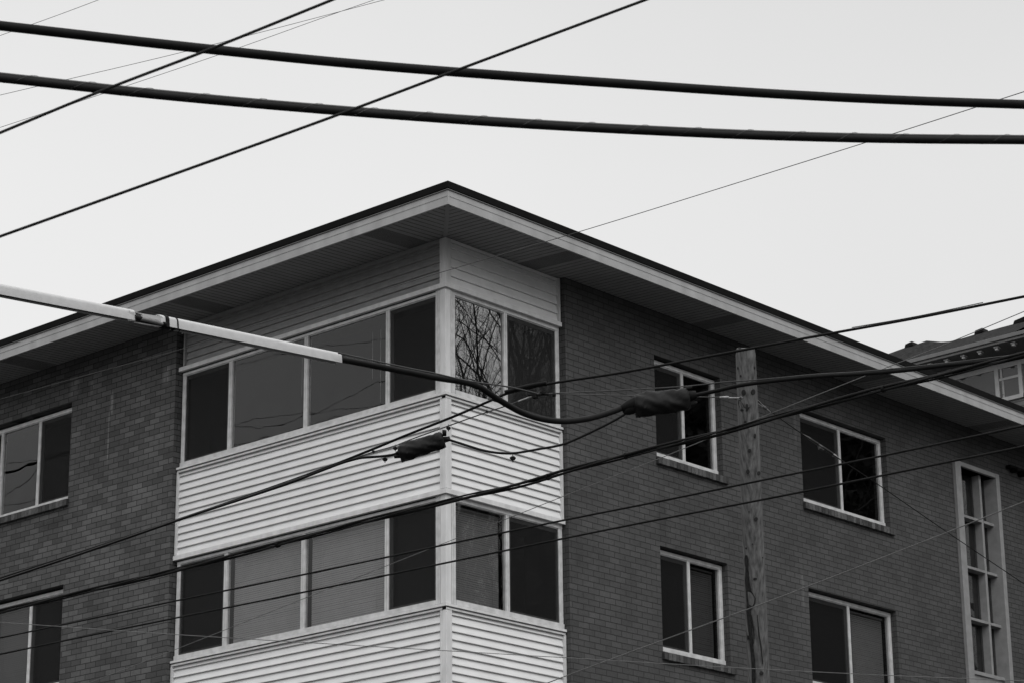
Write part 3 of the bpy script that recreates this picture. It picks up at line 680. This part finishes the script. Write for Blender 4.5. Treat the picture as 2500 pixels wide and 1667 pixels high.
# the cable with the pale guards, its slack and the splice closures
gd0, gd1 = 17.0, 19.4
cab_px = [(-40, 705), (318, 774), (600, 830), (826, 875), (1000, 908.5), (1064, 921), (1138, 933), (1174, 946), (1204, 966), (1240, 988), (1276, 1007), (1319, 1021), (1370, 1027.5), (1425, 1023), (1474, 1011), (1531, 991)]
def dcab(u): return 17.0+(22.3-17.0)*(u/1531)
def dep_run(px, ext=(0, 0), f=dcab):
    o = smooth_pts(spline([at(u, v, f(u)) for u, v in px]), 3)
    if ext[0]: o = [o[0]+(o[0]-o[3]).normalized()*ext[0]]+o
    if ext[1]: o = o+[o[-1]+(o[-1]-o[-4]).normalized()*ext[1]]
    return o
Pc = dep_run(cab_px, (8, 0))
sc = tag(empty('spliced_cable', Pc[0]), 'thick black cable sagging in a loop from the pale guard to the large splice bag', 'cable', G)
child(sc, 'cable_sheath', 'cable', Pc, px2m(16.5, 19.5), 14)
st = [(826, 861), (1000, 898.5), (1064, 911), (1140, 928.5), (1242, 943.5), (1315, 960.5)]
child(sc, 'messenger_strand', 'strand', dep_run(st, (0, 0), lambda u: dcab(u)-.12), px2m(4, 20), 6)
Pr = dep_run([(1672, 968), (1701, 963), (1745, 954), (1799, 941.5), (1847, 934), (1996, 918), (2100, 912), (2200, 904), (2300, 892), (2423, 879), (2500, 869)], (10, 10), lambda u: 22.6-(u-1700)*.0022)
Pr = Pr[1:]
rc = tag(empty('spliced_cable', Pr[0]), 'black cable leaving the large splice wrap to the right across the pole top', 'cable', G)
child(rc, 'cable_sheath', 'cable', Pr, px2m(10, 22.3), 10)
child(rc, 'messenger_strand', 'strand', dep_run([(1315, 960.5), (1351, 959.5), (1400, 957), (1500, 952.5), (1686, 941), (1766, 932), (1847, 926.5), (1996, 912.5), (2100, 906.5), (2300, 886.5), (2500, 863)], (0, 10), lambda u: 22.6 if u < 1700 else 22.6-(u-1700)*.0022), px2m(3, 22.5), 6)
lo = [(1091, 1071), (1119, 1079.6), (1181, 1098.7), (1223, 1105), (1255, 1105), (1319, 1094.5), (1370, 1085), (1404, 1072), (1500, 1025.4), (1535, 1004)]
Pl = dep_run(lo, (0, 0), lambda u: 22.4)
jc = tag(MB(), 'x') if False else None
m_ = MB(); m_.tube(Pl, px2m(6.2, 22.4), 8)
jl = tag(m_.build('jumper_cable', M['cable'], None, smooth=True), 'thin black cable hanging in a loop between the small and the large splice wrap', 'cable', G)
def hanger(u, v, d, parent, s_=1.0):
    p = at(u, v, d); c = MB()
    c.tube([p+UPV*.045*s_, p+UPV*.012*s_], .004*s_, 6)
    c.box((p.x-.014*s_, p.y-.014*s_, p.z-.018*s_), (p.x+.014*s_, p.y+.014*s_, p.z+.014*s_)); c.tube([p-rt*.026*s_, p+rt*.026*s_], .009*s_, 8); c.tube([p-UPV*.02*s_, p-UPV*.036*s_], .006*s_, 6)
    return c.build('hanger_clamp', M['rubber'], parent)
hanger(1252, 1117, 22.35, jl)
# steel strand with the small closure under it, running down to the left
sp = [(1315, 960.5), (1250, 985), (1189, 1005), (1093.5, 1039), (1000, 1072.8), (964.5, 1087), (912, 1102), (877, 1113.6), (800, 1143), (710, 1173), (600, 1212), (475, 1253), (400, 1279), (200, 1348), (0, 1414)]
def dsp(u): return 22.4+(1315-u)/1315*3.4
sl = tag(empty('strand_run', at(1315, 960, 22.4)), 'steel strand with a cable under it, holding the small splice bag on its way left', 'cable', G)
child(sl, 'messenger_strand', 'strand', dep_run(sp, (0, 9), dsp), px2m(3, 23.5), 6)
child(sl, 'cable_sheath', 'cable', dep_run([(975, 1103), (963, 1107.7), (939, 1112), (900, 1115), (882, 1116.5), (841, 1127), (787, 1147), (710, 1177), (600, 1214), (475, 1255), (400, 1281), (200, 1350), (0, 1416)], (0, 9), lambda u: dsp(u)-.02), px2m(6.4, 24), 8)
for u, v in ((1189, 1004), (1095, 1039), (965, 1088), (912, 1101)): hanger(u, v+(5 if u in (1095, 965) else 0), dsp(u), sl, .8 if u in (1095, 965) else .55)
hanger(940, 1120, dsp(940), sl, .9)
cl_ = at(1312, 960, 22.35); c = MB()
for k in range(5):
    q = cl_+rt*random.uniform(-.045, .05)+UPV*random.uniform(-.03, .03); c.box(tuple(q-Vector((.02, .02, .016))), tuple(q+Vector((.02, .02, .016))))
c.tube([cl_-rt*.08-UPV*.01, cl_+rt*.1-UPV*.005], .012, 8); c.tube([cl_+rt*.13-UPV*.01, cl_+rt*.16-UPV*.01], .02, 8)
c.build('strand_clamp', M['rubber'], sl, bevel=.006)
child(sl, 'dead_end_grip', 'galv', dep_run([(1265, 979), (1304, 964.5)], (0, 0), lambda u: 22.35), px2m(4, 22.4), 8)
# upper cable with a black sleeve
up_px = [(2500, 724.7), (2232, 778), (2043, 812), (1900, 838), (1799, 856.6), (1597, 894.7), (1500, 911.7), (1400, 926.6), (1335, 937), (1270, 951), (1231, 962), (1200, 976), (1102, 1018), (1000, 1058), (906, 1097), (787, 1144), (608, 1208), (430, 1269), (200, 1346), (0, 1411)]
Pu = run(up_px, 20.5, 26, (9, 9))
uc = tag(empty('sleeved_cable', Pu[0]), 'long black cable with a short thick sleeve in front of the corner window', 'cable', G)
m_ = MB(); k = len(Pu)-1; m_.tube(Pu, [px2m(7.2, 20.5)*(1-i/k)+px2m(6.4, 26)*i/k for i in range(k+1)], 8); m_.build('cable_sheath', M['cable'], uc, smooth=True)
child(uc, 'sleeve', 'rubber', spline([at(1233, 956.5, 23.1), (at(1284, 943, 23.05)), at(1334, 933.5, 23.0)]), px2m(10, 23), 12)
child(uc, 'tracer_wire', 'strand', [p+UPV*.009 for p in run([(2400, 742), (2232, 777), (2080, 803)], 20.6, 21.3, (0, 0))], .004, 5)
# splice closures: soft wrapped bags
def closure(A, Bv, half, label, hang, boots):
    ax_ = (Bv-A).normalized(); side = ax_.cross(UPV).normalized(); vert = side.cross(ax_); L_ = (Bv-A).length
    o = tag(empty('splice_closure', (A+Bv)/2), label, 'splice closure', 'splice wraps on the cables')
    m_ = MB(); ns, nn_ = 40, 36
    for i in range(ns+1):
        t = i/ns; env = min(1, .62+1.9*min(t, 1-t)**.6) if t < .5 else min(1, .70+1.7*min(t, 1-t)**.6)
        for j in range(nn_):
            th = 2*math.pi*j/nn_; c_, s_ = math.cos(th), math.sin(th)
            rr = half*env*(1+.16*noise.noise(Vector((t*5+s_*1.3, c_*1.6, s_*1.6+t*3)))+.09*noise.noise(Vector((t*14+c_*2, c_*3, s_*5)))+.12*math.exp(-((t-.16-.10*s_)/.035)**2)+.10*math.exp(-((t-.80-.08*s_)/.04)**2))
            m_.v.append(A+ax_*(L_*t)+side*(c_*rr*.85)+vert*(s_*rr))
    for i in range(ns):
        for j in range(nn_): m_.f.append([i*nn_+j, i*nn_+(j+1) % nn_, (i+1)*nn_+(j+1) % nn_, (i+1)*nn_+j]); m_.m.append(0)
    m_.f.append(list(range(nn_))[::-1]); m_.m.append(0); m_.f.append([ns*nn_+j for j in range(nn_)]); m_.m.append(0)
    m_.build('wrap', M['wrap'], o, smooth=True)
    h = MB(); zz_ = []
    for i in range(13):
        t = .0+i/12; p = A+ax_*(L_*t)-vert*half*.72; q = p-vert*(half*.30*hang(t))+side*(.012*math.sin(i*1.7)); zz_.append((p, q))
    for (p, q), (p2, q2) in zip(zz_, zz_[1:]): h.hexa([p-side*.012, p+side*.012, p2+side*.012, p2-side*.012, q-side*.005, q+side*.005, q2+side*.005, q2-side*.005])
    h.build('seam_flap', M['wrap'], o)
    for pts, r in boots: child(o, 'boot', 'rubber', pts, r, 10)
    return o
dS = 22.25
closure(at(1548, 990, dS), at(1684, 972, dS), px2m(56, dS), 'large black wrapped splice bag hanging left of the pole in front of a window', lambda t: 1.25 if t < .7 else 1.2-2.6*(t-.7),
        [([at(1522, 1008, dS), at(1532, 1001, dS), at(1552, 992, dS)], [.016, .045, .055]), ([at(1516, 996, dS), at(1535, 989, dS), at(1560, 982, dS)], [.026, .05, .07]),
         ([at(1678, 966, dS), at(1700, 963, dS)], [.05, .036]), ([at(1668, 990, dS), at(1686, 986, dS), at(1703, 982.5, dS)], [.05, .035, .012]), ([at(1676, 948, dS), at(1690, 945, dS)], [.02, .015])])
dT = 22.6
closure(at(974, 1106, dT), at(1083, 1070, dT), px2m(40, dT), 'small black wrapped splice bag slung below the strand in front of the pale siding', lambda t: 1.7 if t < .3 else 1.5,
        [([at(966, 1106, dT), at(980, 1102, dT)], [.012, .03]), ([at(962, 1114, dT), at(978, 1111, dT)], [.014, .022]), ([at(1078, 1074, dT), at(1099, 1069.5, dT)], [.03, .021]), ([at(1080, 1056, dT), at(1090, 1056, dT)], [.03, .026]), ([at(1080, 1088, dT), at(1088, 1085, dT)], [.02, .014])])
# second strand to the pole: dead-ended at the notch
dP = 25.35
wire('guy_strand', 'thin strand ending in a bright metal grip on the left side of the pole', 'wire', [(1351, 960), (1400, 961.7), (1546, 965), (1713, 968), (1757, 969)], 23.0, dP, 2.6, mt='strand', ext=(0, 0), n=6)
gp = tag(empty('pole_grip', at(1775, 970, dP)), 'bright galvanised strand grip just left of the pole', 'grip', 'metal grips on the wires')
child(gp, 'grip_body', 'galv', [at(1756, 969, dP), at(1762, 969, dP), at(1772, 968.8, dP), at(1778, 969.5, dP), at(1779.5, 970, dP)], [.007, .011, .014, .016, .008], 10)
child(gp, 'grip_rod', 'galv', [at(1779, 970, dP), at(1812, 970.5, dP)], .0075, 6)
child(gp, 'eye_bolt', 'rust', [at(1806, 968, dP), at(1812, 972, dP)], .016, 8)
# guy wire right of the pole with its insulators
gy = [(1846, 975), (1872, 995), (1900, 1017), (1954, 1055), (2009, 1092), (2052, 1121), (2130, 1172), (2313, 1298), (2500, 1424)]
wire('guy_wire', 'dark guy wire slanting down right from the pole past the stair window', 'wire', gy, 25.7, 31, 2.8, 2.3, mt='cable', ext=(0, 9), n=6)
def ins(px_list, label):
    o = tag(empty('wire_insulator', at(*px_list[0], 26)), label, 'insulator', 'metal grips on the wires')
    return o
o = ins([(1866, 993)], 'galvanised grip on the guy wire beside the pole')
for dy in (-4, 4): child(o, 'grip_leg', 'galv', [at(1849, 979+dy, 25.75), at(1864, 991+dy*.4, 25.8)], .004, 5)
child(o, 'grip_body', 'rust', [at(1862, 990, 25.8), at(1866, 994, 25.8), at(1872, 997, 25.8)], [.01, .02, .009], 10); child(o, 'grip_tail', 'galv', [at(1870, 996, 25.8), at(1882, 1005, 25.85)], [.008, .004], 8)
o = ins([(2005, 1090)], 'pair of linked insulators on the guy wire before the right upper window')
child(o, 'grip_body', 'rust', [at(1960, 1058.5, 27.0), at(1968, 1064, 27.0), at(1977, 1070, 27.0)], [.004, .010, .008], 10)
child(o, 'insulator_ball', 'rust', [at(1972, 1066, 27), at(1978, 1071, 27)], .014, 10)
for s_ in (-2.6, 2.6): child(o, 'link_rod', 'rust', [at(1975, 1069+s_, 27.0), at(2036, 1109+s_, 27.5)], .005, 5)
child(o, 'insulator_ball', 'rust', [at(1999, 1084, 27.2), at(2003, 1092, 27.2), at(2010, 1098, 27.2)], [.014, .03, .01], 10)
child(o, 'grip_body', 'galv', [at(2034, 1109, 27.5), at(2040, 1112, 27.5), at(2053, 1122, 27.55)], [.018, .013, .004], 10)
# twisted double bundle
bpx = [(2500, 866), (2410, 888.8), (2308, 914), (2117, 957.7), (1900, 1016), (1743, 1059), (1603, 1093.4), (1500, 1119), (1397, 1145.5), (1278, 1180), (1129, 1214), (942, 1259), (700, 1322), (447, 1386), (298, 1422), (0, 1492)]
Pb = run(bpx, 19.5, 25, (9, 9))
bb = tag(empty('cable_bundle', Pb[0]), 'loosely twisted bundle of black cables crossing low in front of the pole', 'cable', G)
for ph, rr, rad in ((0, .016, .0125), (2.2, .017, .011), (4.2, .016, .008)):
    child(bb, 'cable_strand', 'cable', helix(Pb, rr, 3.1, phase=ph, step=.12), rad, 7)
for i in (40, 95, 120, 170):
    if i < len(Pb)-1: child(bb, 'tape_wrap', 'rubber', [Pb[i], Pb[i].lerp(Pb[i+1], .35)], .03, 10)
wire('power_line', 'upper of two parallel black cables crossing both rows of windows', 'cable', [(2500, 1038), (2155, 1111.5), (1900, 1163), (1638, 1217), (1400, 1264), (1060, 1334), (942, 1359.5), (700, 1410), (432, 1465), (149, 1524.7), (0, 1556)], 20.5, 26.5, 6, 4.2, mt='cable_grey')
wire('power_line', 'lower of two parallel black cables crossing both rows of windows', 'cable', [(2500, 1088.5), (2147, 1161), (1900, 1211), (1603, 1268), (1400, 1308.5), (1060, 1378.8), (700, 1453), (432, 1506.8), (200, 1554), (0, 1596)], 20.5, 26.5, 6, 4.2, mt='cable_grey')
wire('drop_wire', 'thin pale wire climbing from the lower left to the distant house roof', 'wire', [(2500, 761), (2334, 830), (2150, 902), (2112, 917), (1900, 1001), (1748, 1062), (1620, 1114), (1400, 1200.6), (1240, 1264), (1045, 1340), (700, 1476.6), (432, 1582.8), (214, 1667)], 23.5, 29, 2.2, 1.5, mt='strand_light', n=6)
wire('drop_wire', 'thin grey wire rising right across the lowest windows and pole foot', 'wire', [(2500, 1223.4), (2308, 1300), (2155, 1359.6), (1874, 1468), (1617, 1562), (1400, 1642), (1334, 1667)], 20, 22, 2.6, mt='strand_light', n=6)
wire('drop_wire', 'thin pale wire running almost level along the bottom of the view', 'wire', [(0, 1518), (417, 1547), (700, 1564.5), (1057, 1585.4), (1400, 1605.5), (1728, 1625), (2100, 1644.4), (2500, 1661)], 21, 20, 1.8, mt='strand_light', n=6)

# pale plastic guards over the cable
def guard(px0, px1, label, hgt_px, tail=None):
    P = [Vector(p) for p in (at(px0[0], px0[1], dcab(px0[0])), at(px1[0], px1[1], dcab(px1[0])))]
    o = tag(empty('cable_guard', P[0]), label, 'cable guard', 'pale guards on the cable')
    Q = [P[0].lerp(P[1], i/12) for i in range(13)]
    r = px2m(hgt_px, dcab((px0[0]+px1[0])/2))
    prof = [(.78*math.cos(a), .22+.78*math.sin(a)) for a in [math.pi*k/10 for k in range(11)]]+[(-.80, -.55), (-.80, -1.0), (-.70, -1.0), (-.66, .15)]
    prof += [(.66*math.cos(a), .2+.64*math.sin(a)) for a in [math.pi*(10-k)/10 for k in range(1, 10)]]+[(.66, .15), (.70, -1.0), (.80, -1.0), (.80, -.55)]
    m_ = MB(); m_.tube(Q, r, prof=prof, upv=(0, 0, 1)); m_.build('guard_sleeve', M['guard'], o, smooth=True)
    return o, P, r
g1, P1, r1 = guard((-45, 699.5), (322, 771), 'long pale plastic guard reaching in from the left edge, torn at its end', 29.5)
g2, P2, r2 = guard((384, 782), (827, 874), 'pale plastic guard strapped with black tape in front of the upper windows', 27.5)
def ring(parent, name, mt, a, b, r):
    m_ = MB(); prof = [(.86*math.cos(t), .2+.86*math.sin(t)) for t in [math.pi*k/10 for k in range(11)]]+[(-.87, -1.05), (.87, -1.05)]
    m_.tube([a, b], r, prof=prof, upv=(0, 0, 1)); return m_.build(name, M[mt], parent)
d2 = (P2[1]-P2[0]).normalized()
ring(g2, 'tape_band', 'rubber', P2[0]+d2*.05, P2[0]+d2*.085, r2*1.06); ring(g2, 'wire_tie', 'rubber', P2[0]+d2*.166, P2[0]+d2*.176, r2*1.06)
child(g2, 'wire_tie', 'rubber', [at(441, 803, dcab(441)-.03), at(436, 812, dcab(436)-.03)], .004, 5); child(g2, 'reflector_stud', 'galv', [at(444.7, 814, dcab(445)-.05), at(445.4, 815, dcab(445)-.05)], .0045, 8)
# torn edge: splinters of both guards, the grey inner tube and its black ring
m_ = MB()
def shard(ps, dep, th=.004):
    A_ = [at(u, v, dcab(u)+dep) for u, v in ps]; B_ = [p+fw*th for p in A_]; k = len(m_.v); n_ = len(ps); m_.v += A_+B_
    m_.f.append(list(range(k, k+n_))); m_.m.append(0); m_.f.append(list(range(k+n_, k+2*n_))[::-1]); m_.m.append(0)
    for i in range(n_): m_.f.append([k+i, k+(i+1) % n_, k+n_+(i+1) % n_, k+n_+i]); m_.m.append(0)
shard([(326, 761.5), (342, 765), (372, 770), (394, 772), (404, 783), (407, 790), (398, 788), (384, 783), (360, 776), (344, 768)], -.045)
shard([(343, 771), (350, 770.5), (384, 781), (378, 781.5), (348, 775)], -.05)
m_.build('torn_edge', M['guard'], g2)
m_ = MB(); shard([(316, 757.5), (318, 762), (327, 764), (333, 771.5), (329, 774), (328, 779), (330, 785), (312, 783), (308, 768), (315, 767)], -.05)
shard([(326, 789), (330, 785.5), (362, 792), (395, 797), (392, 799), (355, 793.5), (330, 788.5)], -.03); m_.build('torn_edge', M['guard'], g1)
child(g2, 'inner_tube', 'guard_in', [at(341, 778, dcab(341)-.05), at(384, 788, dcab(384)-.05)], .0135, 12); child(g2, 'inner_tube', 'guard_in', [at(383, 788, dcab(383)-.05), at(402, 793, dcab(402)-.05)], .012, 12)
child(g2, 'end_ring', 'rubber', [at(329, 776, dcab(329)-.05), at(339, 778, dcab(339)-.05), at(347, 776.5, dcab(347)-.05)], [.018, .0185, .009], 12)
child(g2, 'end_ring', 'rubber', [at(398, 791, dcab(398)-.06), at(404, 793, dcab(404)-.06)], .016, 12)
child(g2, 'end_ring', 'rubber', [at(396, 800, dcab(396)-.03), at(414, 801, dcab(414)-.03)], [.01, .014], 10)

# wires along the side street on the left: they show only as reflections in the left-hand panes
def side_wire(label, px, r, d=46, ext=6):
    P = [at(u, v, d) for u, v in px]; P = smooth_pts(spline([Vector((-p.x, p.y, p.z)) for p in P]), 3)
    P = [P[0]+(P[0]-P[3]).normalized()*ext]+P+[P[-1]+(P[-1]-P[-4]).normalized()*ext]
    m_ = MB(); m_.tube(P, r, 7); tag(m_.build('street_wire', M['cable'], None, smooth=True), label, 'wire', 'wires along the side street')
side_wire('dark wire mirrored as a sagging curve low in the upper bay panes', [(300, 1010), (440, 1028), (560, 1035), (640, 1041), (700, 1030), (745, 1010), (800, 985)], .0055)
side_wire('dark wire mirrored as a straight line low in the upper bay panes', [(300, 1085), (440, 1062), (565, 1030), (745, 1005), (950, 985), (1150, 968)], .0045)
side_wire('dark wire mirrored near the top of the middle upper bay pane', [(500, 905), (640, 872), (790, 845), (940, 826), (1100, 815)], .004)
side_wire('thick dark cable mirrored across the upper left window', [(-120, 1182), (-20, 1163), (30, 1146), (90, 1122), (170, 1098), (300, 1080)], .022, ext=.3)
side_wire('dark wire mirrored under the thick cable in the upper left window', [(-120, 1268), (-20, 1222), (20, 1196), (60, 1170), (95, 1126), (120, 1090)], .006)
side_wire('lowest dark wire mirrored in the upper left window', [(-150, 1235), (0, 1229), (50, 1226), (95, 1214), (220, 1180)], .005)

# ------------------------------------------------------------------ trees across the street (seen mirrored in the panes)
TREES = ['slender leafless tree in the middle of the mirrored crowns', 'leafless tree low behind the others in the corner window mirror', 'nearest leafless tree mirrored in the bright upper corner window', 'leafless tree right behind the nearest one, mirrored in the corner window', 'spreading leafless tree, middle of the mirrored row', 'lowest leafless tree of the mirrored row', 'farthest leafless tree of the mirrored row']
def bare_tree(base, height, label, seed, spread=.5):
    rnd = random.Random(seed); o = tag(empty('bare_tree', base), label, 'tree', 'trees across the street')
    tr, cr = MB(), MB()
    def grow(p, d, L_, r, lev):
        q_ = p+d*L_-CAM                                           # boughs towards the street wires have been lopped
        if lev and q_.dot(rt)/q_.dot(fw) < .225 and q_.dot(fw) < 90: return
        k = 4; pts = [p]; dd = d.copy(); rs = [r]
        for i in range(k):
            dd = (dd+Vector((rnd.gauss(0, .2), rnd.gauss(0, .2), rnd.gauss(.02, .17)))*(1 if lev else .35)).normalized(); pts.append(pts[-1]+dd*L_/k); rs.append(r*(1-.42*(i+1)/k))
        (tr if lev == 0 else cr).tube(pts, rs, 9 if lev == 0 else (6 if lev < 3 else 4), cap=False)
        if lev >= 7 or r < .0026: return
        nb = rnd.choice((3, 3, 4) if lev < 5 else (2, 2, 3)) if lev else 6
        for b in range(nb):
            q = rnd.uniform(.35, 1) if b else 1; i = min(int(q*k), k-1); pp = pts[i].lerp(pts[i+1], q*k-i)
            a = dd.orthogonal().normalized(); a.rotate(Matrix.Rotation(rnd.uniform(0, 6.283), 3, dd))
            ang = rnd.uniform(.35, .95) if b else rnd.uniform(.1, .4)
            nd = (dd*math.cos(ang)+a*math.sin(ang)+Vector((0, 0, .12))).normalized()
            grow(pp, nd, L_*rnd.uniform(.62, .82), rs[i+1]*(rnd.uniform(.45, .7) if b else .85), lev+1)
    grow(Vector(base), Vector((.02, .03, 1)).normalized(), height*.36, height*.0135, 0)
    tr.build('trunk', M['bark'], o, smooth=True, recalc=False); cr.build('crown', M['bark'], o, smooth=True, recalc=False)
def evergreen(base, height, rad, label, seed):
    rnd = random.Random(seed); o = tag(empty('evergreen_tree', base), label, 'tree', 'trees across the street'); b = Vector(base)
    t = MB(); t.tube([b, b+UPV*height*.5, b+UPV*height*.97], [.3, .2, .03], 9); t.build('trunk', M['bark'], o, smooth=True)
    c = MB()
    for i in range(1500):
        h = rnd.uniform(.12, 1)**.8; R_ = rad*(1-h)**.75*rnd.uniform(.55, 1.12); a = rnd.uniform(0, 6.283); root = b+UPV*height*h
        tip = root+Vector((math.cos(a)*R_, math.sin(a)*R_, -R_*.18))
        for k in range(14):
            q = root.lerp(tip, rnd.uniform(.2, 1))+Vector((rnd.gauss(0, .18), rnd.gauss(0, .18), rnd.gauss(-.05, .15))); s_ = rnd.uniform(.14, .34)
            v1 = Vector((rnd.gauss(0, 1), rnd.gauss(0, 1), rnd.gauss(0, .5))).normalized()*s_; v2 = v1.orthogonal().normalized()*s_*.35
            c.quad(q-v1, q+v2, q+v1, q-v2)
    c.build('crown', M['needle'], o, recalc=False)
for k_, (t_, u_, off_, h_) in enumerate(((24.5, 1.0, 2.2, 26.5), (27, 1.1, -2.2, 26), (31, .9, .3, 26.5), (35, 1.0, 2.0, 29), (38, 1.4, -1.2, 29), (44, 1.2, .6, 31), (50, 1.2, -.8, 34))):
    bare_tree((u_+.740*t_+.67*off_, -.673*t_+.74*off_, GZ), h_, TREES[k_], 11+k_)
evergreen((24.4, -15.2, GZ), 29, 4.8, 'dark conifer mirrored in the left upper brick-wall window', 3)
evergreen((30.2, -14.6, GZ), 29, 5.4, 'dark conifer mirrored in the right upper brick-wall window', 5)
evergreen((35.5, -18.5, GZ), 25, 5.6, 'added dark conifer closing sky gaps behind the one mirrored in the right window', 9)  # extra tree, added only to block bright sky low in that pane's reflection
